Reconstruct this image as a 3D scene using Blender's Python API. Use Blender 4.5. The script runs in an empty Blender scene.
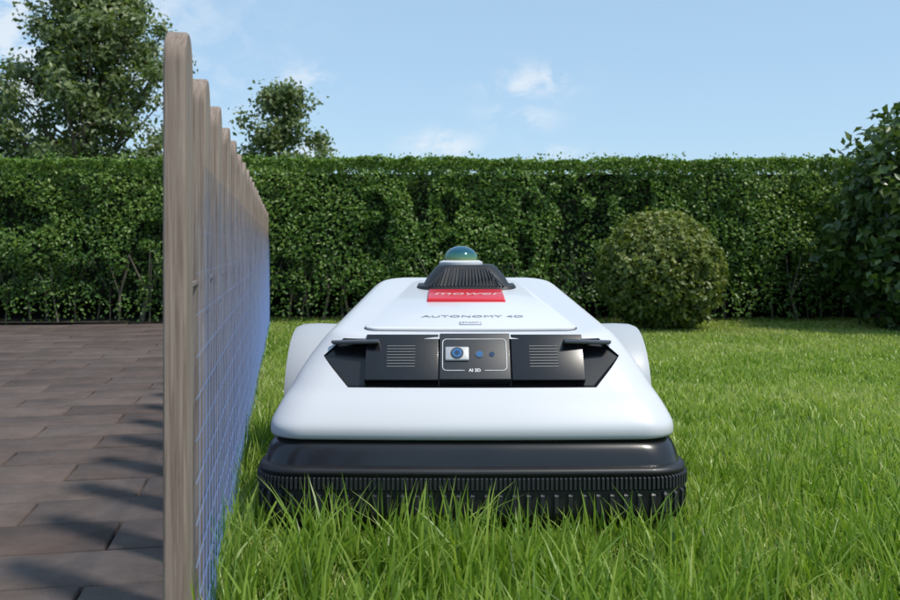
import bpy, bmesh, math, numpy as np
from mathutils import Vector, Matrix
rng=np.random.default_rng(7)
scene=bpy.context.scene
H=0.33
# ---------------------------------------------------------------- materials
def newmat(name):
    m=bpy.data.materials.new(name); m.use_nodes=True
    nt=m.node_tree; b=nt.nodes['Principled BSDF']; return m,nt,b
def simple(name,col,rough=.5,metal=0,coat=0,noise=0.0,nscale=30,bump=0.0,bscale=200,emit=None,es=0):
    m,nt,b=newmat(name)
    b.inputs['Base Color'].default_value=(*col,1); b.inputs['Roughness'].default_value=rough
    b.inputs['Metallic'].default_value=metal; b.inputs['Coat Weight'].default_value=coat
    b.inputs['Coat Roughness'].default_value=.08
    tc=nt.nodes.new('ShaderNodeTexCoord')
    if noise>0:
        n=nt.nodes.new('ShaderNodeTexNoise'); n.inputs['Scale'].default_value=nscale; n.inputs['Detail'].default_value=6
        nt.links.new(tc.outputs['Object'],n.inputs['Vector'])
        r=nt.nodes.new('ShaderNodeMapRange'); r.inputs[3].default_value=max(0,rough-noise); r.inputs[4].default_value=rough+noise
        nt.links.new(n.outputs['Fac'],r.inputs[0]); nt.links.new(r.outputs[0],b.inputs['Roughness'])
        mx=nt.nodes.new('ShaderNodeMix'); mx.data_type='RGBA'
        mx.inputs[6].default_value=(*[c*(1-noise*.6) for c in col],1); mx.inputs[7].default_value=(*[min(1,c*(1+noise*.3)) for c in col],1)
        nt.links.new(n.outputs['Fac'],mx.inputs[0]); nt.links.new(mx.outputs[2],b.inputs['Base Color'])
    if bump>0:
        n=nt.nodes.new('ShaderNodeTexNoise'); n.inputs['Scale'].default_value=bscale
        nt.links.new(tc.outputs['Object'],n.inputs['Vector'])
        bp=nt.nodes.new('ShaderNodeBump'); bp.inputs['Strength'].default_value=bump; bp.inputs['Distance'].default_value=.001
        nt.links.new(n.outputs['Fac'],bp.inputs['Height']); nt.links.new(bp.outputs[0],b.inputs['Normal'])
    if emit: b.inputs['Emission Color'].default_value=(*emit,1); b.inputs['Emission Strength'].default_value=es
    return m
white=simple('mower_white',(.57,.585,.62),.42,0,.15,.06,8,.05,900)
white2=simple('mower_white_panel',(.64,.65,.68),.34,0,.2,.05,10,.04,900)
black=simple('mower_black',(.010,.010,.012),.45,0,.05,.1,20,.12,1200)
gloss=simple('mower_gloss_black',(.009,.009,.011),.27,0,.25,.08,12)
dgrey=simple('mower_dark_grey',(.026,.028,.033),.42,0,.1,.06,20)
seam=simple('mower_seam',(.05,.05,.055),.8)
silver=simple('mower_silver',(.10,.105,.12),.35,.6,0,.05,40)
lgrey=simple('camera_grey',(.42,.43,.45),.35,.2,.3)
lens=simple('lens_glass',(.02,.04,.09),.05,0,1)
lens2=simple('lens_blue',(.05,.16,.35),.08,.3,1)
red=simple('badge_red',(.60,.010,.022),.35,0,.2,.05,30)
txtw=simple('print_white',(.8,.8,.8),.5)
txtg=simple('print_grey',(.26,.28,.32),.5)
rubber=simple('tyre_rubber',(.02,.02,.02),.8,0,0,.1,60,.3,400)

def leafmat(name,cols,trans=.3,rough=.45):
    m,nt,b=newmat(name)
    at=nt.nodes.new('ShaderNodeAttribute'); at.attribute_name='tint'
    r=nt.nodes.new('ShaderNodeValToRGB'); e=r.color_ramp.elements
    while len(e)<len(cols): e.new(.5)
    for i,c in enumerate(cols): e[i].position=i/(len(cols)-1); e[i].color=(*c,1)
    nt.links.new(at.outputs['Fac'],r.inputs[0]); nt.links.new(r.outputs[0],b.inputs['Base Color'])
    b.inputs['Roughness'].default_value=rough
    t=nt.nodes.new('ShaderNodeBsdfTranslucent')
    g=nt.nodes.new('ShaderNodeMix'); g.data_type='RGBA'; g.blend_type='MULTIPLY'; g.inputs[0].default_value=1
    g.inputs[7].default_value=(1.35,1.4,.6,1); nt.links.new(r.outputs[0],g.inputs[6]); nt.links.new(g.outputs[2],t.inputs['Color'])
    ms=nt.nodes.new('ShaderNodeMixShader'); ms.inputs[0].default_value=trans
    nt.links.new(b.outputs[0],ms.inputs[1]); nt.links.new(t.outputs[0],ms.inputs[2])
    nt.links.new(ms.outputs[0],nt.nodes['Material Output'].inputs['Surface'])
    return m
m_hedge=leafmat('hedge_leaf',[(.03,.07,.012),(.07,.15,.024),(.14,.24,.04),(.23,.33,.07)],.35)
m_bush=leafmat('bush_leaf',[(.035,.06,.012),(.085,.13,.025),(.18,.22,.05),(.30,.32,.10)],.35)
m_laurel=leafmat('shrub_leaf',[(.02,.045,.012),(.04,.08,.02),(.08,.13,.032),(.15,.20,.06)],.25,.3)
m_tree=leafmat('tree_leaf',[(.05,.08,.025),(.09,.135,.045),(.15,.20,.07),(.24,.29,.13)],.35)
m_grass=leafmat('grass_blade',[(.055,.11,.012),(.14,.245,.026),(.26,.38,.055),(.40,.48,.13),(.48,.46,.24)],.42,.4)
bark=simple('bark',(.09,.07,.05),.9,0,0,.2,40,.6,120)

# ---------------------------------------------------------------- mesh helpers
def finish(ob,mat=None,parent=None,smooth=None):
    if mat: ob.data.materials.append(mat)
    if parent: ob.parent=parent
    if smooth is not None:
        ob.data.shade_smooth(); ob.data.set_sharp_from_angle(angle=math.radians(smooth))
    return ob
def mesh_obj(name,verts,faces,mat=None,parent=None,smooth=None):
    me=bpy.data.meshes.new(name); me.from_pydata([tuple(v) for v in verts],[],faces); me.update()
    ob=bpy.data.objects.new(name,me); scene.collection.objects.link(ob)
    return finish(ob,mat,parent,smooth)
def empty(name,loc=(0,0,0)):
    e=bpy.data.objects.new(name,None); e.location=loc; scene.collection.objects.link(e); e.empty_display_size=.1; return e
def fast_mesh(name,V,F,tint=None,mat=None,parent=None):
    me=bpy.data.meshes.new(name); k=F.shape[1]; m=F.shape[0]
    me.vertices.add(len(V)); me.vertices.foreach_set('co',V.astype(np.float32).ravel())
    me.loops.add(m*k); me.loops.foreach_set('vertex_index',F.astype(np.int32).ravel())
    me.polygons.add(m); me.polygons.foreach_set('loop_start',(np.arange(m)*k).astype(np.int32))
    me.polygons.foreach_set('loop_total',np.full(m,k,dtype=np.int32))
    me.update(calc_edges=True)
    if tint is not None:
        a=me.attributes.new('tint','FLOAT','POINT'); a.data.foreach_set('value',tint.astype(np.float32))
    ob=bpy.data.objects.new(name,me); scene.collection.objects.link(ob)
    return finish(ob,mat,parent)
def norm(a): return a/np.maximum(np.linalg.norm(a,axis=1,keepdims=True),1e-9)
def leaves(name,P,N,size,mat,tint,parent=None,spread=.9,aspect=.32):
    n=len(P); nn=norm(N+spread*rng.normal(size=(n,3)))
    r=rng.normal(size=(n,3)); a=norm(r-(r*nn).sum(1,keepdims=True)*nn); b=np.cross(nn,a)
    L=(size*rng.uniform(.65,1.25,n))[:,None]
    V=np.stack([P-a*L*.5, P+b*L*aspect+nn*L*.08-a*L*.05, P+a*L*.5-nn*L*.06, P-b*L*aspect+nn*L*.08-a*L*.05],1).reshape(-1,3)
    i=np.arange(n)*4
    F=np.concatenate([np.stack([i,i+1,i+2],1),np.stack([i,i+2,i+3],1)])
    return fast_mesh(name,V,F,np.repeat(tint,4),mat,parent)
def vnoise(x,y,seed=0,s=1.0):
    def h(i,j): 
        v=np.sin(i*127.1+j*311.7+seed*74.7)*43758.5453; return v-np.floor(v)
    x=x*s;y=y*s; i=np.floor(x);j=np.floor(y); fx=x-i;fy=y-j; fx=fx*fx*(3-2*fx); fy=fy*fy*(3-2*fy)
    return (h(i,j)*(1-fx)+h(i+1,j)*fx)*(1-fy)+(h(i,j+1)*(1-fx)+h(i+1,j+1)*fx)*fy
def tube(bm_v,bm_f,p0,p1,r0,r1,n=7):
    p0=Vector(p0);p1=Vector(p1); d=(p1-p0).normalized(); u=d.orthogonal().normalized(); w=d.cross(u); s=len(bm_v)
    for p,r in((p0,r0),(p1,r1)):
        for k in range(n):
            a=2*math.pi*k/n; bm_v.append(p+u*r*math.cos(a)+w*r*math.sin(a))
    for k in range(n): bm_f.append((s+k,s+(k+1)%n,s+n+(k+1)%n,s+n+k))
    bm_f.append(tuple(s+n+k for k in range(n)))

# ---------------------------------------------------------------- fence frame
F0=Vector((-.187,.62,0)); fd=Vector((-.185,1,0)).normalized(); fn=Vector((fd.y,-fd.x,0))
def fp(s,t,z): return F0+fd*s+fn*t+Vector((0,0,z))

# ---------------------------------------------------------------- ground
def groundmat(name,c1,c2,scale,bump):
    m,nt,b=newmat(name); tc=nt.nodes.new('ShaderNodeTexCoord'); n=nt.nodes.new('ShaderNodeTexNoise'); n.inputs['Scale'].default_value=scale; n.inputs['Detail'].default_value=8
    nt.links.new(tc.outputs['Object'],n.inputs['Vector']); r=nt.nodes.new('ShaderNodeValToRGB')
    r.color_ramp.elements[0].color=(*c1,1); r.color_ramp.elements[1].color=(*c2,1); r.color_ramp.elements[0].position=.35; r.color_ramp.elements[1].position=.65
    nt.links.new(n.outputs['Fac'],r.inputs[0]); nt.links.new(r.outputs[0],b.inputs['Base Color']); b.inputs['Roughness'].default_value=.95
    bp=nt.nodes.new('ShaderNodeBump'); bp.inputs['Strength'].default_value=bump; bp.inputs['Distance'].default_value=.01
    nt.links.new(n.outputs['Fac'],bp.inputs['Height']); nt.links.new(bp.outputs[0],b.inputs['Normal']); return m
mesh_obj('ground',[(-300,-300,-.03),(300,-300,-.03),(300,300,-.03),(-300,300,-.03)],[(0,1,2,3)],groundmat('ground_far',(.05,.08,.02),(.08,.11,.03),3,.3))
a=fp(-12,0.012,0);b_=fp(12,.012,0)
mesh_obj('lawn_soil',[a,a+Vector((30,0,0)),b_+Vector((30,0,0)),b_],[(0,1,2,3)],groundmat('soil',(.04,.07,.015),(.10,.15,.032),40,.8))
a=fp(-12,.012,-.006);b_=fp(3.52,.012,-.006)
mesh_obj('paving_bed',[a+Vector((-14,0,0)),a,b_,b_+Vector((-14,0,0))],[(0,1,2,3)],groundmat('joint_sand',(.016,.013,.011),(.032,.026,.022),60,.5))
def paving():
    V=[];Fq=[];T=[]
    sl,sw,g,bv=.235,.105,.0018,.0022   # across, along
    rows=int(9.2/sw)
    for i in range(rows):
        s0=-5.6+i*sw
        if s0+sw>3.5: break
        off=(i%2)*.5*sl+ rng.uniform(-.004,.004)
        for j in range(-1,30):
            t1=-(j*sl+off); t0=t1-sl
            t1=min(t1,-.012)
            if t0>=-.03: continue
            z=.003+rng.uniform(-.0007,.0007); tilt=rng.uniform(-.0004,.0004,4)
            o=[(s0+g,t0+g),(s0+g,t1-g),(s0+sw-g,t1-g),(s0+sw-g,t0+g)]
            q=[(s0+g+bv,t0+g+bv),(s0+g+bv,t1-g-bv),(s0+sw-g-bv,t1-g-bv),(s0+sw-g-bv,t0+g+bv)]
            b0=len(V)
            for (s,t) in o: V.append(fp(s,t,-.012))
            for (s,t) in o: V.append(fp(s,t,z-.002))
            for k,(s,t) in enumerate(q): V.append(fp(s,t,z+tilt[k]))
            for L in (0,4):
                for k in range(4): Fq.append((b0+L+k,b0+L+(k+1)%4,b0+L+4+(k+1)%4,b0+L+4+k))
            Fq.append((b0+8,b0+9,b0+10,b0+11)); T+= [rng.uniform(0,1)]*12
    V=np.array([tuple(v) for v in V]);Fq=np.array(Fq)
    m,nt,b=newmat('stone_paver'); at=nt.nodes.new('ShaderNodeAttribute'); at.attribute_name='tint'
    r=nt.nodes.new('ShaderNodeValToRGB'); e=r.color_ramp.elements; e[0].color=(.080,.058,.050,1); e[1].color=(.118,.090,.078,1); x=e.new(.5); x.color=(.098,.073,.064,1)
    tc=nt.nodes.new('ShaderNodeTexCoord'); n=nt.nodes.new('ShaderNodeTexNoise'); n.inputs['Scale'].default_value=9; n.inputs['Detail'].default_value=12; n.inputs['Roughness'].default_value=.75
    n2=nt.nodes.new('ShaderNodeTexNoise'); n2.inputs['Scale'].default_value=220; n2.inputs['Detail'].default_value=4
    nt.links.new(tc.outputs['Object'],n.inputs['Vector']); nt.links.new(tc.outputs['Object'],n2.inputs['Vector'])
    nt.links.new(at.outputs['Fac'],r.inputs[0])
    mr=nt.nodes.new('ShaderNodeMapRange'); mr.inputs[1].default_value=.3; mr.inputs[2].default_value=.7; mr.inputs[3].default_value=.65; mr.inputs[4].default_value=1.3
    nt.links.new(n.outputs['Fac'],mr.inputs[0]); mx=nt.nodes.new('ShaderNodeVectorMath'); mx.operation='SCALE'
    nt.links.new(r.outputs[0],mx.inputs[0]); nt.links.new(mr.outputs[0],mx.inputs['Scale']); nt.links.new(mx.outputs[0],b.inputs['Base Color'])
    bp=nt.nodes.new('ShaderNodeBump'); bp.inputs['Strength'].default_value=.6; bp.inputs['Distance'].default_value=.002
    nt.links.new(n2.outputs['Fac'],bp.inputs['Height']); nt.links.new(bp.outputs[0],b.inputs['Normal']); b.inputs['Roughness'].default_value=.85; b.inputs['Specular IOR Level'].default_value=.3
    fast_mesh('patio_paving',V,Fq,np.array(T),m)
paving()

# ---------------------------------------------------------------- fence
fence=empty('picket_fence',tuple(F0))
def woodmat():
    m,nt,b=newmat('weathered_wood'); tc=nt.nodes.new('ShaderNodeTexCoord'); mp=nt.nodes.new('ShaderNodeMapping'); mp.inputs['Scale'].default_value=(110,26,2.6)
    oi=nt.nodes.new('ShaderNodeAttribute'); oi.attribute_name='tint'
    av=nt.nodes.new('ShaderNodeVectorMath'); cb=nt.nodes.new('ShaderNodeCombineXYZ'); ml=nt.nodes.new('ShaderNodeMath'); ml.operation='MULTIPLY'; ml.inputs[1].default_value=9
    nt.links.new(oi.outputs['Fac'],ml.inputs[0]); nt.links.new(ml.outputs[0],cb.inputs[2]); nt.links.new(tc.outputs['Object'],av.inputs[0]); nt.links.new(cb.outputs[0],av.inputs[1])
    nt.links.new(av.outputs[0],mp.inputs['Vector']); n=nt.nodes.new('ShaderNodeTexNoise'); n.inputs['Scale'].default_value=4; n.inputs['Detail'].default_value=8; n.inputs['Roughness'].default_value=.7; n.inputs['Distortion'].default_value=.5
    nt.links.new(mp.outputs[0],n.inputs['Vector']); r=nt.nodes.new('ShaderNodeValToRGB'); e=r.color_ramp.elements
    e[0].position=.28; e[0].color=(.11,.075,.055,1); e[1].position=.72; e[1].color=(.35,.28,.23,1); x=e.new(.5); x.color=(.235,.178,.142,1)
    nt.links.new(n.outputs['Fac'],r.inputs[0]); nt.links.new(r.outputs[0],b.inputs['Base Color']); b.inputs['Roughness'].default_value=.75
    bp=nt.nodes.new('ShaderNodeBump'); bp.inputs['Strength'].default_value=.35; bp.inputs['Distance'].default_value=.001
    nt.links.new(n.outputs['Fac'],bp.inputs['Height']); nt.links.new(bp.outputs[0],b.inputs['Normal']); return m
wood=woodmat()
def pickets():
    for i in range(22):
        s=.155*i/ fd.y; w=.05; t=.0145; top=.477+rng.uniform(-.002,.002); lean=rng.uniform(-.0015,.0015)
        prof=[(-w/2,.004),(w/2,.004),(w/2,top-w*.5)]
        for k in range(1,14):
            a=math.pi*k/14; prof.append((w/2*math.cos(a),top-w*.5+w*.5*math.sin(a)))
        prof.append((-w/2,top-w*.5))
        n=len(prof); V=[];Fc=[]; e=.0012
        rings=[(-t/2,e),(-t/2+e,0),(t/2-e,0),(t/2,e)]
        for tt,ins in rings:
            for (x,z) in prof:
                sx=x*(1-ins/(w/2)); sz=z-ins if z>.1 else z
                V.append(fp(s+sx+lean*z,tt,sz)-F0)
        for L in range(3):
            for k in range(n): Fc.append((L*n+k,L*n+(k+1)%n,(L+1)*n+(k+1)%n,(L+1)*n+k))
        Fc.append(tuple(range(n-1,-1,-1))); Fc.append(tuple(3*n+k for k in range(n)))
        o=mesh_obj('picket_%d'%(i+1),V,Fc,wood,fence,35)
        a=o.data.attributes.new('tint','FLOAT','POINT'); a.data.foreach_set('value',[rng.uniform(0,1)]*len(V))
pickets()
def boxf(V,Fc,s0,s1,t0,t1,z0,z1):
    b=len(V)
    for z in(z0,z1):
        for (s,t) in((s0,t0),(s1,t0),(s1,t1),(s0,t1)): V.append(fp(s,t,z)-F0)
    Fc+=[(b,b+3,b+2,b+1),(b+4,b+5,b+6,b+7)]+[(b+k,b+(k+1)%4,b+4+(k+1)%4,b+4+k) for k in range(4)]
V=[];Fc=[]
boxf(V,Fc,.0,3.31,-.0035,.0035,.012,.034); boxf(V,Fc,.01,3.31,-.0015,.0015,.30,.303)
mesh_obj('rails',V,Fc,wood,fence)
V=[];Fc=[]
r=.00034
for k in range(13): boxf(V,Fc,.02,3.36,.010-r,.010+r,.012+k*.03-r,.012+k*.03+r)
k=0
while .03+k*.03<3.36:
    s=.03+k*.03; boxf(V,Fc,s-r,s+r,.0115-r,.0115+r,.004,.385); k+=1
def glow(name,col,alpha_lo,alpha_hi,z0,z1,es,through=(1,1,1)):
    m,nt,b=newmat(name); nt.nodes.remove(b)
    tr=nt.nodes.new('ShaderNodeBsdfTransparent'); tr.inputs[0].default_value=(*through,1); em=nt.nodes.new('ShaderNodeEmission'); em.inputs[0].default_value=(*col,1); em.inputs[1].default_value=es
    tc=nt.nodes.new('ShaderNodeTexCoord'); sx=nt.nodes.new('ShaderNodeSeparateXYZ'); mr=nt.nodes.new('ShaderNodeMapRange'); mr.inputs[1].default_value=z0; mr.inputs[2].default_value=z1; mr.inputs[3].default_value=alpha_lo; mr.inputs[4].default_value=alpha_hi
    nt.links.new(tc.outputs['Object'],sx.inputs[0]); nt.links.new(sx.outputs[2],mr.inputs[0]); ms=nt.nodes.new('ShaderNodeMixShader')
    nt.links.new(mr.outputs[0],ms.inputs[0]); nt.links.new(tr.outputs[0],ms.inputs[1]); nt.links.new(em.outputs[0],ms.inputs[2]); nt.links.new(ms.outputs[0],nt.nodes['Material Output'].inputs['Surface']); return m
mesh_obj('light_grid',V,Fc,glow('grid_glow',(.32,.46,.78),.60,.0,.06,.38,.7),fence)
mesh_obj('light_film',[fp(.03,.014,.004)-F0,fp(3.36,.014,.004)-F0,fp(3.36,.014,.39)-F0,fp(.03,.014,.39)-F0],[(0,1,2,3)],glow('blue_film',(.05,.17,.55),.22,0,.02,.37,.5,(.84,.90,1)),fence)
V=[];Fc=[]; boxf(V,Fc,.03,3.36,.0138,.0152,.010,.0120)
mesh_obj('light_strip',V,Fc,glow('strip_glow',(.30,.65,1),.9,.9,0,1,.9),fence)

# ---------------------------------------------------------------- mower
X0=.026
mower=empty('robot_lawn_mower',(X0,0,0))
def ring(z0,yf,yr,hwf,hwr,r,tilt=0,bow=.008,ne=30,nc=10):
    pts=[]
    L=yr-yf
    for k in range(ne+1): pts.append((-hwf+r+(2*hwf-2*r)*k/ne,yf))
    for k in range(1,nc+1):
        a=-math.pi/2+math.pi/2*k/nc; pts.append((hwf-r+r*math.cos(a),yf+r+r*math.sin(a)))
    for k in range(1,7): pts.append((hwf,yf+r+(L-2*r)*k/6))
    for k in range(1,nc+1):
        a=math.pi/2*k/nc; pts.append((hwf-r+r*math.cos(a),yr-r+r*math.sin(a)))
    for k in range(1,ne+1): pts.append((hwf-r-(2*hwf-2*r)*k/ne,yr))
    for k in range(1,nc+1):
        a=math.pi/2+math.pi/2*k/nc; pts.append((-hwf+r+r*math.cos(a),yr-r+r*math.sin(a)))
    for k in range(1,7): pts.append((-hwf,yr-r-(L-2*r)*k/6))
    for k in range(1,nc):
        a=math.pi+math.pi/2*k/nc; pts.append((-hwf+r+r*math.cos(a),yf+r+r*math.sin(a)))
    out=[]
    for x,y in pts:
        f=(yr-y)/L; yy=y+bow*(x/hwf)**2*f; hw=hwf*f+hwr*(1-f)
        out.append((x*hw/hwf,yy,z0+tilt*(yy-yf)))
    return out
def loft(name,rings,mat,parent,smooth=32,**kw):
    R=[ring(*q,**kw) for q in rings]; n=len(R[0]); V=[p for q in R for p in q]; Fc=[]
    for L in range(len(R)-1):
        for k in range(n): Fc.append((L*n+k,L*n+(k+1)%n,(L+1)*n+(k+1)%n,(L+1)*n+k))
    Fc.append(tuple(range(n-1,-1,-1))); Fc.append(tuple((len(R)-1)*n+k for k in range(n)))
    return mesh_obj(name,V,Fc,mat,parent,smooth)
def cr(keys,sub=4):
    K=np.array(keys,float); out=[]
    for i in range(len(K)-1):
        p0=K[max(i-1,0)];p1=K[i];p2=K[i+1];p3=K[min(i+2,len(K)-1)]
        for s in range(sub):
            t=s/sub; out.append(.5*((2*p1)+(-p0+p2)*t+(2*p0-5*p1+4*p2-p3)*t*t+(-p0+3*p1-3*p2+p3)*t**3))
    out.append(K[-1]); return [tuple(o) for o in out]
hood=loft('hood',cr([(.1105,1.026,1.60,.2355,.215,.044,0),(.1125,1.022,1.60,.239,.217,.044,0),(.118,1.0200,1.60,.2398,.218,.044,0),(.126,1.0208,1.60,.2392,.217,.044,0),
  (.136,1.0270,1.60,.2352,.216,.044,0),(.150,1.0385,1.60,.2280,.212,.044,.0),(.163,1.0515,1.60,.2205,.20,.045,.006),
  (.178,1.0645,1.60,.2125,.193,.045,.025),(.195,1.079,1.59,.2015,.182,.046,.05),
  (.213,1.094,1.58,.187,.158,.046,.10),(.2205,1.100,1.57,.178,.140,.044,.12),(.2240,1.105,1.56,.169,.125,.042,.12),(.2255,1.113,1.55,.160,.115,.040,.12)],4),white,mower,25)
D0=.0185
def backy(z): return 1.060+D0+(z-.170)*.73
hexa=[(.157,.2190),(.180,.199),(.146,.1660),(-.146,.1660),(-.180,.199),(-.157,.2190)]
V=[(x,.95,z) for x,z in hexa]+[(x,backy(z),z) for x,z in hexa]
cut=mesh_obj('cutter',V,[(0,1,2,3,4,5),(11,10,9,8,7,6)]+[(k,k+6,(k+1)%6+6,(k+1)%6) for k in range(6)],gloss,mower)
for o in(cut,hood):
    bm=bmesh.new(); bm.from_mesh(o.data); bmesh.ops.recalc_face_normals(bm,faces=bm.faces); bm.to_mesh(o.data); bm.free()
hood.data.materials.append(gloss)
md=hood.modifiers.new('b','BOOLEAN'); md.object=cut; md.operation='DIFFERENCE'; md.solver='EXACT'
try: md.material_mode='TRANSFER'
except: pass
bpy.context.view_layer.update()
dg=bpy.context.evaluated_depsgraph_get(); me=bpy.data.meshes.new_from_object(hood.evaluated_get(dg)); hood.modifiers.clear(); hood.data=me
me.shade_smooth(); me.set_sharp_from_angle(angle=math.radians(25))
bpy.data.objects.remove(cut)
vd=Vector((0,.73,1)).normalized(); nd=Vector((0,-1,.73)).normalized()
def wf(u,v,w): return Vector((u,backy(.170),.170))+vd*v+nd*w
def bev(o,off,seg=3,ang=.6):
    bm=bmesh.new(); bm.from_mesh(o.data); bmesh.ops.recalc_face_normals(bm,faces=bm.faces); bmesh.ops.bevel(bm,geom=bm.edges[:],offset=off,segments=seg,affect='EDGES',profile=.5); bm.to_mesh(o.data); bm.free(); o.data.shade_smooth(); o.data.set_sharp_from_angle(angle=ang); return o
def wbox(name,u0,u1,v0,v1,w0,w1,mat,bv=.0015):
    V=[wf(u,v,w) for w in(w0,w1) for (u,v) in((u0,v0),(u1,v0),(u1,v1),(u0,v1))]
    o=mesh_obj(name,V,[(0,3,2,1),(4,5,6,7)]+[(k,(k+1)%4,4+(k+1)%4,4+k) for k in range(4)],mat,mower)
    return bev(o,bv) if bv else o
wbox('camera_panel',-.0385,.0465,-.0042,.0590,.0005,.0135,dgrey,.001)
wbox('side_panel_l',-.128,-.0400,-.0042,.0585,.0005,.0120,gloss,.0008)
wbox('side_panel_r',.0480,.135,-.0042,.0585,.0005,.0120,gloss,.0008)
def disc(name,u,v,w0,w1,r,mat,n=32):
    V=[wf(u+r*math.cos(2*math.pi*k/n),v+r*math.sin(2*math.pi*k/n),w) for w in(w0,w1) for k in range(n)]
    return mesh_obj(name,V,[tuple(range(n)),tuple(range(2*n-1,n-1,-1))]+[(k,(k+1)%n,n+(k+1)%n,n+k) for k in range(n)],mat,mower)
wbox('camera_housing',-.032,-.003,.020,.039,.0125,.0165,lgrey,.0018)
disc('lens_ring',-.0175,.0295,.0155,.0172,.0078,dgrey); disc('lens_main',-.0175,.0295,.016,.0178,.006,lens2); disc('lens_pupil',-.0175,.0295,.017,.0181,.003,lens)
disc('sensor_ring',.0095,.0295,.0125,.0142,.0052,silver); disc('sensor',.0095,.0295,.013,.0146,.0038,lens2)
disc('sensor_small',.0245,.0295,.0125,.0141,.0032,lens)
def poly_tube(name,pts,rad,mat,cyc=True):
    cu=bpy.data.curves.new(name,'CURVE'); cu.dimensions='3D'; sp=cu.splines.new('POLY'); sp.points.add(len(pts)-1)
    for p,q in zip(sp.points,pts): p.co=(*q,1)
    sp.use_cyclic_u=cyc; cu.bevel_depth=rad; cu.bevel_resolution=2
    o=bpy.data.objects.new(name,cu); scene.collection.objects.link(o); cu.materials.append(mat); o.parent=mower; return o
pts=[]; cx,cy,hw,hh,rr=.0035,.0290,.0385,.0215,.005
pts.append(wf(cx-.012,cy-hh,.0137))
for (sx_,sy_,a0) in((-1,-1,-90),(-1,1,180),(1,1,90),(1,-1,0)):
    for k in range(7):
        a=math.radians(a0-90*k/6); pts.append(wf(cx+sx_*(hw-rr)+rr*math.cos(a),cy+sy_*(hh-rr)+rr*math.sin(a),.0137))
pts.append(wf(cx+.012,cy-hh,.0137))
poly_tube('camera_frame_line',pts,.00045,txtw,False)
def text(name,s,size,M,mat,ext=.0002,bold=False,shear=0):
    cu=bpy.data.curves.new(name,'FONT'); cu.body=s; cu.size=size; cu.align_x='CENTER'; cu.align_y='CENTER'; cu.extrude=ext; cu.shear=shear
    if bold: cu.offset=size*.02
    o=bpy.data.objects.new(name,cu); scene.collection.objects.link(o); cu.materials.append(mat); o.parent=mower; o.matrix_local=M; return o
def frame(o,u,v):
    u=u.normalized(); n=u.cross(v).normalized(); v=n.cross(u); M=Matrix((u,v,n)).transposed().to_4x4(); M.translation=o; return M
text('camera_text','AI 3D',.0058,frame(wf(.0035,.0075,.0138),Vector((1,0,0)),vd),txtw,bold=True)
vent=simple('vent_slat_grey',(.12,.125,.135),.5)
for sgn,u0,u1 in((-1,-.102,-.068),(1,.070,.104)):
    for k in range(8):
        v=.013+k*.0040
        wbox('vent_slat',u0,u1,v,v+.0011,.0115,.0128,vent,0)
for sg in(-1,1):
    x0,x1=(.112,.168); V=[(sg*x0,1.085,.2145),(sg*x1,1.092,.2125),(sg*(x1+.004),1.104,.2125),(sg*x0,1.108,.2145)]
    V=V+[(x,y,z+.0045) for x,y,z in V]
    o=mesh_obj('blade',V,[(0,3,2,1),(4,5,6,7)]+[(k,(k+1)%4,4+(k+1)%4,4+k) for k in range(4)],silver,mower); bev(o,.0015,2)
TL=.12
def dz(y): return .2255+TL*(y-1.113)
loft('deck_seam',[(dz(1.118)-.001,1.118,1.50,.137,.087,.02,TL,.004),(dz(1.118)+.0006,1.118,1.50,.137,.087,.02,TL,.004)],seam,mower)
loft('deck_panel',[(dz(1.119)-.001,1.1195,1.50,.1355,.0855,.02,TL,.004),(dz(1.119)+.0030,1.1195,1.50,.1355,.0855,.02,TL,.004),(dz(1.119)+.0042,1.121,1.498,.134,.084,.019,TL,.004)],white2,mower)
du=Vector((1,0,0)); dv=Vector((0,1,TL)); dn=Vector((0,-TL,1)).normalized()
def dp(x,y,h=.0): return Vector((x,y,dz(y)+.0042))+dn*h
text('deck_text','AUTONOMY 4D',.0185,frame(dp(.004,1.192,.0003),du,dv),txtg,bold=False)
def dbox(name,x0,x1,y0,y1,h0,h1,mat,bv=.002,taper=0):
    V=[dp(x,y,h0) for (x,y) in((x0,y0),(x1,y0),(x1,y1),(x0,y1))]+[dp(x,y,h1) for (x,y) in((x0+taper,y0+taper),(x1-taper,y0+taper),(x1-taper,y1-taper),(x0+taper,y1-taper))]
    o=mesh_obj(name,V,[(0,3,2,1),(4,5,6,7)]+[(k,(k+1)%4,4+(k+1)%4,4+k) for k in range(4)],mat,mower); return bev(o,bv)
dbox('display_recess',-.014,.014,1.138,1.156,-.001,.0006,txtg,.0002); dbox('display_fill',-.0128,.0128,1.1395,1.1545,0,.0009,white2,.0002)
text('display_text','START',.0075,frame(dp(0,1.147,.0011),du,dv),txtg)
dbox('red_badge',-.060,.055,1.300,1.388,-.001,.0045,red,.0015,.002)
text('badge_text','mower',.034,frame(dp(-.002,1.343,.0048),du,dv),simple('badge_print',(.60,.40,.40),.5),shear=.3)
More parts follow.
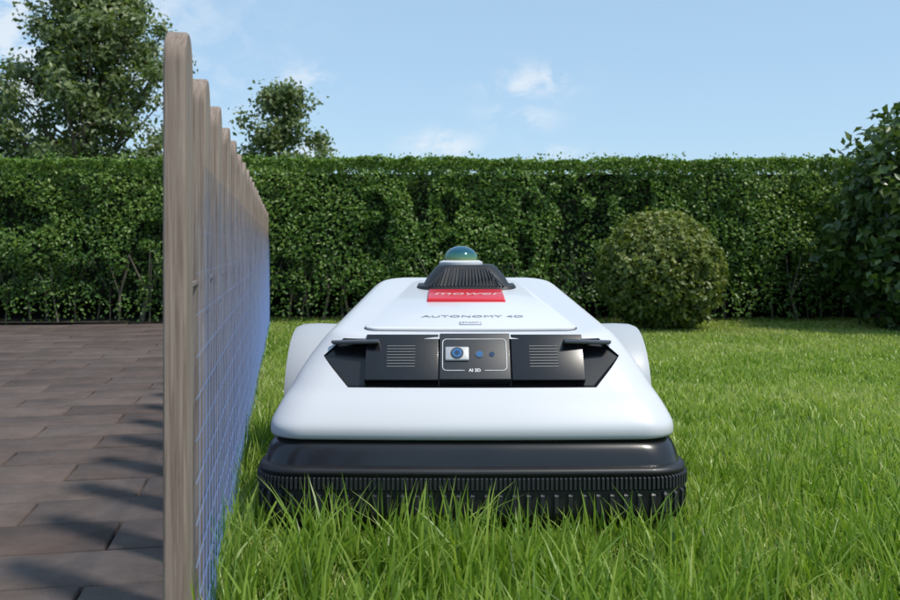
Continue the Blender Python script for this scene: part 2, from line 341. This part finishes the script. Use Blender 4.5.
# rear sensor tower
loft('tower_base',[(.255,1.398,1.60,.084,.08,.03,.06,0),(.270,1.404,1.60,.078,.075,.03,.04,0)],black,mower)
loft('tower',[(.262,1.406,1.59,.074,.07,.025,.03,0),(.285,1.423,1.58,.062,.06,.025,0,0),(.300,1.437,1.56,.049,.046,.02,0,0),(.303,1.441,1.555,.045,.043,.02,0,0)],black,mower)
for k in range(21):
    x=-.058+k*.116/20; zz=.297 if abs(x)<.044 else .297-(abs(x)-.044)*.95
    t0=(x,1.4035,.270); t1=(x*.78,1.4035+(zz-.270)*1.12,zz); V=[];Fc=[]; tube(V,Fc,t0,t1,.0012,.0012,6); mesh_obj('tower_rib',V,Fc,dgrey,mower,60)
def lathe(name,prof,cx,cy,mat,n=48):
    V=[];Fc=[]
    for r,z in prof:
        for k in range(n): a=2*math.pi*k/n; V.append((cx+r*math.cos(a),cy+r*math.sin(a),z))
    for L in range(len(prof)-1):
        for k in range(n): Fc.append((L*n+k,L*n+(k+1)%n,(L+1)*n+(k+1)%n,(L+1)*n+k))
    Fc.append(tuple(range(n-1,-1,-1))); Fc.append(tuple((len(prof)-1)*n+k for k in range(n)))
    return mesh_obj(name,V,Fc,mat,mower,40)
lathe('lidar_collar',[(.032,.300),(.036,.303),(.036,.307),(.031,.3095),(.028,.310)],-.008,1.485,white)
m,nt,b=newmat('lidar_dome'); tc=nt.nodes.new('ShaderNodeTexCoord'); sx=nt.nodes.new('ShaderNodeSeparateXYZ'); r=nt.nodes.new('ShaderNodeValToRGB'); mr=nt.nodes.new('ShaderNodeMapRange')
mr.inputs[1].default_value=.308; mr.inputs[2].default_value=.334; nt.links.new(tc.outputs['Object'],sx.inputs[0]); nt.links.new(sx.outputs[2],mr.inputs[0]); nt.links.new(mr.outputs[0],r.inputs[0])
e=r.color_ramp.elements; e[0].color=(.30,.30,.08,1); e[1].color=(.01,.09,.17,1); x=e.new(.3); x.color=(.08,.22,.13,1); x=e.new(.6); x.color=(.008,.09,.13,1)
nt.links.new(r.outputs[0],b.inputs['Base Color']); b.inputs['Roughness'].default_value=.1; b.inputs['Metallic'].default_value=.35; b.inputs['Coat Weight'].default_value=.6
lathe('lidar_dome',[(.0285,.309)]+[(.0285*math.cos(a),.311+.0225*math.sin(a)) for a in np.linspace(0,1.5,12)],-.008,1.485,m)
# bumper
loft('bumper_upper',cr([(.080,1.010,1.60,.2445,.225,.045,0),(.092,1.014,1.60,.2425,.225,.045,0),(.104,1.020,1.60,.2375,.22,.045,0),(.1095,1.027,1.60,.232,.21,.045,0)],3),gloss,mower,40)
loft('bumper_lip',cr([(.0745,1.002,1.60,.2500,.235,.052,0),(.0785,1.000,1.60,.2505,.235,.052,0),(.083,1.0025,1.60,.2480,.232,.052,0),(.0845,1.011,1.60,.2440,.228,.050,0)],3),black,mower,40)
loft('bumper_lower',cr([(.016,1.030,1.58,.225,.20,.05,0),(.020,1.012,1.59,.240,.22,.05,0),(.030,1.004,1.60,.248,.225,.052,0),(.060,1.0045,1.60,.2500,.23,.052,0),(.0745,1.006,1.60,.2490,.23,.052,0)],3),black,mower,40)
def ribs():
    base=ring(.06,1.0,1.6,.2525,.235,.053,0,.008,ne=120,nc=14)
    P=np.array(base)[:,:2]; P=np.concatenate([P,P[:1]]); seg=np.linalg.norm(np.diff(P,axis=0),axis=1); L=np.concatenate([[0],np.cumsum(seg)])
    V=[];Fc=[]
    def at(l):
        l=l%L[-1]; i=min(np.searchsorted(L,l,side='right')-1,len(seg)-1); f=(l-L[i])/seg[i]; p=P[i]*(1-f)+P[i+1]*f; d=(P[i+1]-P[i])/seg[i]; return p,d
    fl=L[120]; start=-.16; end=fl+.16; n=int((end-start)/.0052)
    for k in range(n):
        p,d=at(start+k*.0052); nrm=np.array([d[1],-d[0]]); b0=len(V)
        hwid=.0013
        for z,o in((.058,-.004),(.0605,.0004),(.0725,.0004),(.0745,-.003)):
            for sgn in(-1,1):
                q=p+d*hwid*sgn+nrm*o; V.append((q[0],q[1],z))
            for sgn in(1,-1):
                q=p+d*hwid*sgn-nrm*.006; V.append((q[0],q[1],z))
        for Lr in range(3):
            for j in range(4): Fc.append((b0+Lr*4+j,b0+Lr*4+(j+1)%4,b0+Lr*4+4+(j+1)%4,b0+Lr*4+4+j))
        Fc.append((b0+3,b0+2,b0+1,b0)); Fc.append((b0+12,b0+13,b0+14,b0+15))
        if k%3==0:
            b0=len(V)
            for z,o in((.022,-.009),(.034,-.0015),(.053,-.0008),(.056,-.004)):
                for sgn in(-1,1):
                    q=p+d*.0022*sgn+nrm*o; V.append((q[0],q[1],z))
                for sgn in(1,-1):
                    q=p+d*.0022*sgn-nrm*.012; V.append((q[0],q[1],z))
            for Lr in range(3):
                for j in range(4): Fc.append((b0+Lr*4+j,b0+Lr*4+(j+1)%4,b0+Lr*4+4+(j+1)%4,b0+Lr*4+4+j))
            Fc.append((b0+12,b0+13,b0+14,b0+15))
    mesh_obj('bumper_ribs',V,Fc,dgrey,mower)
ribs()
def wheel(xc,yc,r,w,name):
    V=[];Fc=[];n=72; prof=[(-.5,.55),(-.5,.86),(-.42,.97),(-.2,1.0),(.2,1.0),(.42,.97),(.5,.86),(.5,.55)]
    for k in range(n):
        a=2*math.pi*k/n; tr=1+.03*(1 if k%4<2 else -1)
        for px_,pr in prof: rr=r*pr*(tr if pr>.9 else 1); V.append((xc+px_*w,yc+rr*math.cos(a),r+rr*math.sin(a)))
    m_=len(prof)
    for k in range(n):
        for j in range(m_-1): Fc.append((k*m_+j,k*m_+j+1,((k+1)%n)*m_+j+1,((k+1)%n)*m_+j))
    mesh_obj(name,V,Fc,rubber,mower,50)
    V=[];Fc=[]; tube(V,Fc,(xc-w*.45,yc,r),(xc+w*.45,yc,r),r*.6,r*.6,40); mesh_obj(name+'_hub',V,Fc,lgrey,mower,50)
fgrey=simple('fender_grey',(.40,.42,.45),.45,0,.1,.05,10)
for sg in(-1,1):
    wheel(sg*.232,1.42,.094,.06,'rear_wheel')
    V=[];Fc=[]; n=26; yc,zc=1.42,.096
    prof=[(.190,.98),(.193,1.04),(.202,1.075),(.235,1.085),(.256,1.075),(.266,1.04),(.2685,.93),(.2685,.70)]
    R=.106
    for k in range(n+1):
        a=math.radians(-8+ (196)*k/n)
        for x,q in prof: V.append((sg*x,yc-R*q*math.cos(a)*1.1,zc+R*q*math.sin(a)))
    m_=len(prof)
    for k in range(n):
        for j in range(m_-1): Fc.append((k*m_+j,k*m_+j+1,(k+1)*m_+j+1,(k+1)*m_+j))
    mesh_obj('fender',V,Fc,fgrey,mower,35)
for sg in(-1,1): wheel(sg*.14,1.12,.045,.03,'front_wheel')

# ---------------------------------------------------------------- grass
def grass():
    def region(n,x0,x1,y0,y1): return np.stack([rng.uniform(x0,x1,n),rng.uniform(y0,y1,n)],1)
    P=np.concatenate([region(60000,-.45,1.4,.5,1.35),region(85000,-.7,2.2,1.3,2.4),region(150000,-.95,3.2,2.3,4.12),region(25000,1.4,3.2,.0,2.4)])
    base_n=len(P)
    P=np.concatenate([P,region(10000,-.32,.60,.56,.985),region(1500,-.33,-.18,.9,2.6),region(900,.27,.6,.95,1.4)])
    tall=np.arange(len(P))>=base_n
    X,Y=P[:,0],P[:,1]
    t=(X-F0.x)*fn.x+(Y-F0.y)*fn.y
    keep=(t>.006)
    keep&=~((np.abs(X-X0)<.232)&(Y>1.03)&(Y<1.6))
    dens=.45+.55*vnoise(X,Y,3,9); keep&=(rng.uniform(size=len(X))<dens+.25)|tall
    cl=vnoise(X,Y,61,22); keep&=~(tall&(cl<.38))
    P=P[keep];X,Y=P[:,0],P[:,1];t=t[keep];tall=tall[keep];n=len(P)
    hn=vnoise(X,Y,5,5)*.6+vnoise(X,Y,8,17)*.4
    far=np.clip((Y-1.2)/2.5,0,1)
    hgt=(.014+.017*hn)*(1-.3*far)
    fence_near=np.exp(-(t/.06)**2)
    hgt=hgt+fence_near*.018*np.exp(-np.clip(Y-1.5,0,9))
    hgt*=rng.uniform(.55,1.25,n)
    hgt=np.where(tall,rng.gamma(6,.0100,n).clip(.03,.105)*(.72+.45*vnoise(X,Y,13,7))*np.where(Y>.94,.9,1),hgt)
    hgt=np.where(tall&(X>.30),hgt*.75,hgt)
    under=(np.abs(X-X0)<.25)&(Y>.99)&(Y<1.64); hgt=np.where(under,np.minimum(hgt,.018),hgt)
    wid=(.0010+.0012*far)*rng.uniform(.7,1.5,n); wid=np.where(tall,rng.uniform(.0010,.0020,n),wid)
    az=rng.uniform(0,2*np.pi,n); lean=rng.gamma(2,.22,n); lean=np.where(tall,rng.gamma(2,.19,n),lean); face=rng.uniform(0,np.pi,n)
    d=np.stack([np.cos(az),np.sin(az)],1); w=np.stack([np.cos(face),np.sin(face)],1)
    V=np.zeros((n,9,3)); lv=[0,.28,.55,.8,1]; ws=[.9,1,.85,.5]
    for k,l in enumerate(lv):
        c=np.zeros((n,3)); bend=(lean*l**1.8)[:,None]*hgt[:,None]*d
        c[:,:2]=P+bend; c[:,2]=hgt*l*np.sqrt(np.maximum(1-.35*np.minimum(lean*l,1.3)**2,.15))
        if k<4:
            V[:,2*k]=c; V[:,2*k+1]=c; V[:,2*k,:2]-=w*(wid*ws[k])[:,None]; V[:,2*k+1,:2]+=w*(wid*ws[k])[:,None]
        else: V[:,8]=c
    i=np.arange(n)*9
    q=lambda a,b,c: np.stack([i+a,i+b,i+c],1)
    F=np.concatenate([q(0,1,3),q(0,3,2),q(2,3,5),q(2,5,4),q(4,5,7),q(4,7,6),q(6,7,8)])
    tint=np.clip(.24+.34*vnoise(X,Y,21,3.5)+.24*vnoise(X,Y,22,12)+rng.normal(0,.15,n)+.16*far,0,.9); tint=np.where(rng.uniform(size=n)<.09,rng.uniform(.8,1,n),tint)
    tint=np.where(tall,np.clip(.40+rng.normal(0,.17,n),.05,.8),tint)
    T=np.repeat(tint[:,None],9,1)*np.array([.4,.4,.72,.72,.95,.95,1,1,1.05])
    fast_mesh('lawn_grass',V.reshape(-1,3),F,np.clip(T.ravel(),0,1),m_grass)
grass()

# ---------------------------------------------------------------- hedge
def hedge():
    par=empty('hedge',(0,3.96,0)); Hh=.715; y0=3.98; x0,x1=-4.6,4.6; dp_=.5
    off=np.array([0,3.96,0])
    n=165000; X=rng.uniform(x0,x1,n); Z=rng.uniform(0,1,n)**.85*Hh
    bulge=.05*vnoise(X,Z,31,2.6)+.055*vnoise(X,Z,33,6)+.03*vnoise(X,Z,34,18)
    hole=vnoise(X,Z*.7,36,6)*.6+vnoise(X,Z,37,15)*.4
    depth=rng.exponential(.02,n)+np.where(hole<.33,.06,0)
    Y=y0-bulge+depth+.05*Z/Hh
    low=np.clip(Z/.20,0,1); keep=rng.uniform(size=n)<(.12+.88*low**1.2*(.5+.5*vnoise(X,Z*0,38,9))); keep&=~((hole<.3)&(rng.uniform(size=n)<.65))
    Y=Y+np.clip(Z-(Hh-.07),0,1)**2*9
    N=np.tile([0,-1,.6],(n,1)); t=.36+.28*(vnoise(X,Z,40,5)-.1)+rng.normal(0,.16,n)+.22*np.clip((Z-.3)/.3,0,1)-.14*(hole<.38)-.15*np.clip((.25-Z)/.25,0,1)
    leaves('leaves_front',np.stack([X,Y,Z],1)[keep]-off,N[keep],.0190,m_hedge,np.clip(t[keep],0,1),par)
    n=60000; X=rng.uniform(x0,x1,n); Y=y0-.03+(dp_+.03)*rng.uniform(0,1,n)**1.5
    Z=Hh-.012+.022*vnoise(X,Y,41,5)+.020*vnoise(X,Y,42,22)-rng.exponential(.012,n)
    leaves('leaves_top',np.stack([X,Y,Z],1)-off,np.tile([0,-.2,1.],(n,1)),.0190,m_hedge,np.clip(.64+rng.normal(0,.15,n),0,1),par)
    n=5200; X=rng.uniform(x0,x1,n); X=X[vnoise(X,X*0,43,11)>.35]; n=len(X); Y=y0+rng.uniform(-.02,.3,n); Z=Hh+rng.uniform(0,1,n)**1.6*.04
    leaves('shoots',np.stack([X,Y,Z],1)-off,np.tile([0,-1,.2],(n,1)),.015,m_hedge,np.clip(.7+rng.normal(0,.12,n),0,1),par)
    n=20000; X=rng.uniform(x0,x1,n); Z=rng.uniform(.05,Hh,n); Y=y0+dp_+rng.uniform(-.03,.03,n)
    leaves('leaves_back',np.stack([X,Y,Z],1)-off,np.tile([0,1,.3],(n,1)),.034,m_hedge,np.clip(.4+rng.normal(0,.15,n),0,1),par)
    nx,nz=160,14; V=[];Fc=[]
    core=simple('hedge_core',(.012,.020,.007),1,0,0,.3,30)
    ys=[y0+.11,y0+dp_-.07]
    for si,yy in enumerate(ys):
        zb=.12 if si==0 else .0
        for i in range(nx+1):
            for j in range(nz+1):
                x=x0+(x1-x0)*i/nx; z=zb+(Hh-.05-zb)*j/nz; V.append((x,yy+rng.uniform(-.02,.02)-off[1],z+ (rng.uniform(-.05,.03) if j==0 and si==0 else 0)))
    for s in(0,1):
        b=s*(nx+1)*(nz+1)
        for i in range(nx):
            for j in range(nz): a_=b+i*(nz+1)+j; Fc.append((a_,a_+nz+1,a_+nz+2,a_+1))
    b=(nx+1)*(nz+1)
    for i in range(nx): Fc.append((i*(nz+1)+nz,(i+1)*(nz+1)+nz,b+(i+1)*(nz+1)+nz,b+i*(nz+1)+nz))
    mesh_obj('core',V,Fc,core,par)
    V=[];Fc=[]
    x=x0
    while x<x1:
        x+=rng.uniform(.03,.09); yy=y0+rng.uniform(-.03,.15); p=Vector((x,yy-off[1],-.01)); r=rng.uniform(.003,.008)
        q=p+Vector((rng.uniform(-.03,.03),rng.uniform(-.02,.02),.13)); tube(V,Fc,p,q,r,r*.8,6)
        for k in range(3):
            e=q+Vector((rng.uniform(-.08,.08),rng.uniform(-.08,.03),rng.uniform(.08,.2))); tube(V,Fc,q,e,r*.6,r*.3,5)
    mesh_obj('stems',V,Fc,simple('hedge_stem',(.16,.14,.10),.9,0,0,.2,40),par)
hedge()
mesh_obj('hedge_soil',[(-5.2,3.93,.004),(5.2,3.93,.004),(5.2,4.6,.004),(-5.2,4.6,.004)],[(0,1,2,3)],groundmat('bed_soil',(.015,.012,.008),(.04,.032,.022),30,.8))

def blob(name,c,rad,n,size,mat,seed,tmu=.45,amp=.12,inner=.75,noisef=3.0,coresize=.8):
    par=empty(name,(c[0],c[1],0)); u=norm(rng.normal(size=(n,3)))
    az=np.arctan2(u[:,1],u[:,0]); el=u[:,2]
    k=1+amp*(vnoise(az*1.6+9,el*2+9,seed,noisef)-.5)*2+amp*.6*(vnoise(az*1.6+9,el*2+9,seed+1,noisef*3)-.5)*2
    q=1-(1-inner)*rng.uniform(0,1,n)**1.6+np.where(rng.uniform(size=n)<.05,rng.uniform(0,.06,n),0)
    P=u*np.array(rad)*(k*q)[:,None]
    P[:,2]+=c[2]; keep=P[:,2]>.012
    hole=vnoise(az*1.6+3,el*2+5,seed+5,noisef*2.5); keep&=~((hole<.3)&(q>.9))
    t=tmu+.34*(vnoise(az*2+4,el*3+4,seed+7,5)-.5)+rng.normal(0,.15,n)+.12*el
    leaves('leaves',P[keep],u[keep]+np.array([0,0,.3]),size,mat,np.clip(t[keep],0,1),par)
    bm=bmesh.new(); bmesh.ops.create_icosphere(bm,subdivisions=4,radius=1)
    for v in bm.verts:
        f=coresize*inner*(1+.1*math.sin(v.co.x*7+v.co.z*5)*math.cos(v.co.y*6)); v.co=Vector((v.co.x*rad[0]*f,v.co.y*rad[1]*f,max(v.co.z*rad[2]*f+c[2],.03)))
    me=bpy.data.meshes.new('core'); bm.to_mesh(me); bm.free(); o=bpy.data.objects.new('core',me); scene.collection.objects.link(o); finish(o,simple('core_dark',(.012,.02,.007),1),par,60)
    V=[];Fc=[]
    for k in range(7):
        a=k*2.4; tube(V,Fc,(.03*math.cos(a),.03*math.sin(a),-.01),(rad[0]*.5*math.cos(a),rad[1]*.5*math.sin(a),c[2]*.9),.009,.004,6)
    mesh_obj('stems',V,Fc,bark,par); return par
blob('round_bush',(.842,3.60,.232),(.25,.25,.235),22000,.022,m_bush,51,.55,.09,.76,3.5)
blob('laurel_shrub',(1.93,3.55,.43),(.42,.36,.46),11000,.046,m_laurel,77,.52,.24,.6,2.2)

# ---------------------------------------------------------------- trees
def tree(name,base,Ht,hw,pw,nl,leaf,nlimb,seed):
    R=np.random.default_rng(seed); par=empty(name,base); V=[];Fc=[]
    pts=[Vector((0,0,-.02))]
    for k in range(1,9): pts.append(Vector((R.normal(0,.010*Ht),R.normal(0,.010*Ht),Ht*.96*k/8)))
    for k in range(8): tube(V,Fc,pts[k],pts[k+1],.024*Ht*(1-k/8.3),.024*Ht*(1-(k+1)/8.3),9)
    C=[]
    for i in range(nlimb):
        t=.14+.84*(i+.5)/nlimb; f=t/.96*8; k=min(int(f),7); s=pts[k].lerp(pts[k+1],min(f-k,1))
        a=i*2.399+R.uniform(-.4,.4); L=hw*(1-t)**pw*R.uniform(.65,1.12)+.02*Ht; rise=R.uniform(.55,1.1)
        e=s+Vector((math.cos(a)*L,math.sin(a)*L,L*rise+.01)); m1=s.lerp(e,.5)+Vector((0,0,-.06*L)); r=.008*Ht*(1-t)+.003
        tube(V,Fc,s,m1,r,r*.7,6); tube(V,Fc,m1,e,r*.7,r*.25,6)
        for j in range(6):
            q=s.lerp(e,R.uniform(.25,1)); w=q+Vector((R.normal(0,.28),R.normal(0,.28),R.uniform(.05,.5)))*L*.45; tube(V,Fc,q,w,r*.3,r*.12,5)
            C.append((w,.048*Ht**.5*R.uniform(.6,1.2),R.uniform(-.15,.15)))
        C.append((e,.045*Ht**.5,R.uniform(-.1,.15)))
    C.append((pts[-1]+Vector((0,0,.02*Ht)),.03,0.1))
    mesh_obj('trunk_and_limbs',V,Fc,bark,par,50)
    per=nl//len(C); PP=[];NN=[];TT=[]
    for c,r,t in C:
        k=int(per*R.uniform(.6,1.4)); g=R.normal(0,1,(k,3))*np.array([.62,.62,.5])*r*1.25; PP.append(np.array(c)+g); NN.append(norm(g)+np.array([0,-.3,.5])); TT.append(np.clip(.52+t+R.normal(0,.15,k)+g[:,2]/r*.12,0,1))
    leaves('leaves',np.concatenate(PP),np.concatenate(NN),leaf,m_tree,np.concatenate(TT),par,.8,.3)
tree('tree',(-2.40,6.0,0),2.04,.70,.52,28000,.040,66,5)
tree('tree',(-1.12,6.0,0),1.36,.36,.50,9000,.036,36,9)
tree('tree',(-3.30,6.3,0),1.45,.5,.5,9000,.042,34,15)

# ---------------------------------------------------------------- light
sdir=Vector((.46,-.30,.90)).normalized()
el=math.asin(sdir.z); az=math.atan2(sdir.x,sdir.y)
L=bpy.data.lights.new('sun','SUN'); L.energy=3.9; L.angle=math.radians(4); L.color=(1,.94,.84)
so=bpy.data.objects.new('sun',L); scene.collection.objects.link(so); so.rotation_euler=(-sdir).to_track_quat('-Z','Y').to_euler()
w=bpy.data.worlds.new('World'); scene.world=w; w.use_nodes=True; nt=w.node_tree; bg=nt.nodes['Background']
sky=nt.nodes.new('ShaderNodeTexSky'); sky.sky_type='NISHITA'; sky.sun_disc=False; sky.sun_elevation=el; sky.sun_rotation=az; sky.air_density=1.0; sky.dust_density=.6; sky.ozone_density=1.5
tc=nt.nodes.new('ShaderNodeTexCoord')
def math_(op,a,b=None,c=None,clamp=False):
    n=nt.nodes.new('ShaderNodeMath'); n.operation=op; n.use_clamp=clamp
    for i,v in enumerate((a,b,c)):
        if v is None: continue
        if isinstance(v,(int,float)): n.inputs[i].default_value=v
        else: nt.links.new(v,n.inputs[i])
    return n.outputs[0]
sp=nt.nodes.new('ShaderNodeSeparateXYZ'); nt.links.new(tc.outputs['Generated'],sp.inputs[0])
nz=nt.nodes.new('ShaderNodeTexNoise'); nz.inputs['Scale'].default_value=22; nz.inputs['Detail'].default_value=9; nz.inputs['Roughness'].default_value=.62; nz.inputs['Distortion'].default_value=.4
mp=nt.nodes.new('ShaderNodeMapping'); mp.inputs['Scale'].default_value=(1,1,1.7); nt.links.new(tc.outputs['Generated'],mp.inputs[0]); nt.links.new(mp.outputs[0],nz.inputs['Vector'])
total=None
for (px_,py_,rx,ry,st) in ((532,82,30,12,1.1),(518,117,26,11,1.0),(440,146,28,11,1.2),(308,80,20,11,1.0),(0,30,120,100,1.5),(552,154,26,7,1.0),(300,152,30,8,.8)):
    v=Vector(((px_-450)/900,1,(248-py_)/900)).normalized()
    dx=math_('MULTIPLY',math_('SUBTRACT',sp.outputs[0],v.x),900/rx); dzz=math_('MULTIPLY',math_('SUBTRACT',sp.outputs[2],v.z),900/ry); dy=math_('MULTIPLY',math_('SUBTRACT',sp.outputs[1],v.y),900/rx)
    d2=math_('ADD',math_('ADD',math_('MULTIPLY',dx,dx),math_('MULTIPLY',dzz,dzz)),math_('MULTIPLY',dy,dy))
    g=math_('MULTIPLY',math_('POWER',2.718,math_('MULTIPLY',d2,-.6)),st)
    total=g if total is None else math_('MAXIMUM',total,g)
nmask=math_('MULTIPLY',math_('SUBTRACT',nz.outputs['Fac'],.42),5.0,clamp=True)
cl=math_('MULTIPLY',total,nmask,clamp=True)
cl=math_('MULTIPLY',cl,.65)
base=nt.nodes.new('ShaderNodeMix'); base.data_type='RGBA'; base.inputs[0].default_value=.6; base.inputs[7].default_value=(3.3,5.0,6.7,1)
nt.links.new(sky.outputs[0],base.inputs[6])
mx=nt.nodes.new('ShaderNodeMix'); mx.data_type='RGBA'; nt.links.new(cl,mx.inputs[0]); nt.links.new(base.outputs[2],mx.inputs[6]); mx.inputs[7].default_value=(6.2,6.5,6.8,1)
nt.links.new(mx.outputs[2],bg.inputs[0]); bg.inputs[1].default_value=.145
# ---------------------------------------------------------------- camera
cd=bpy.data.cameras.new('camera'); cam=bpy.data.objects.new('camera',cd); scene.collection.objects.link(cam)
cam.location=(0,0,H); cam.rotation_euler=(math.radians(90),0,0); cd.lens=36; cd.sensor_width=36; cd.shift_y=-52/900; cd.clip_start=.01; cd.clip_end=1000
cd.dof.use_dof=True; cd.dof.focus_distance=1.15; cd.dof.aperture_fstop=16
scene.camera=cam
scene.view_settings.view_transform='Standard'; scene.view_settings.look='None'; scene.view_settings.exposure=0
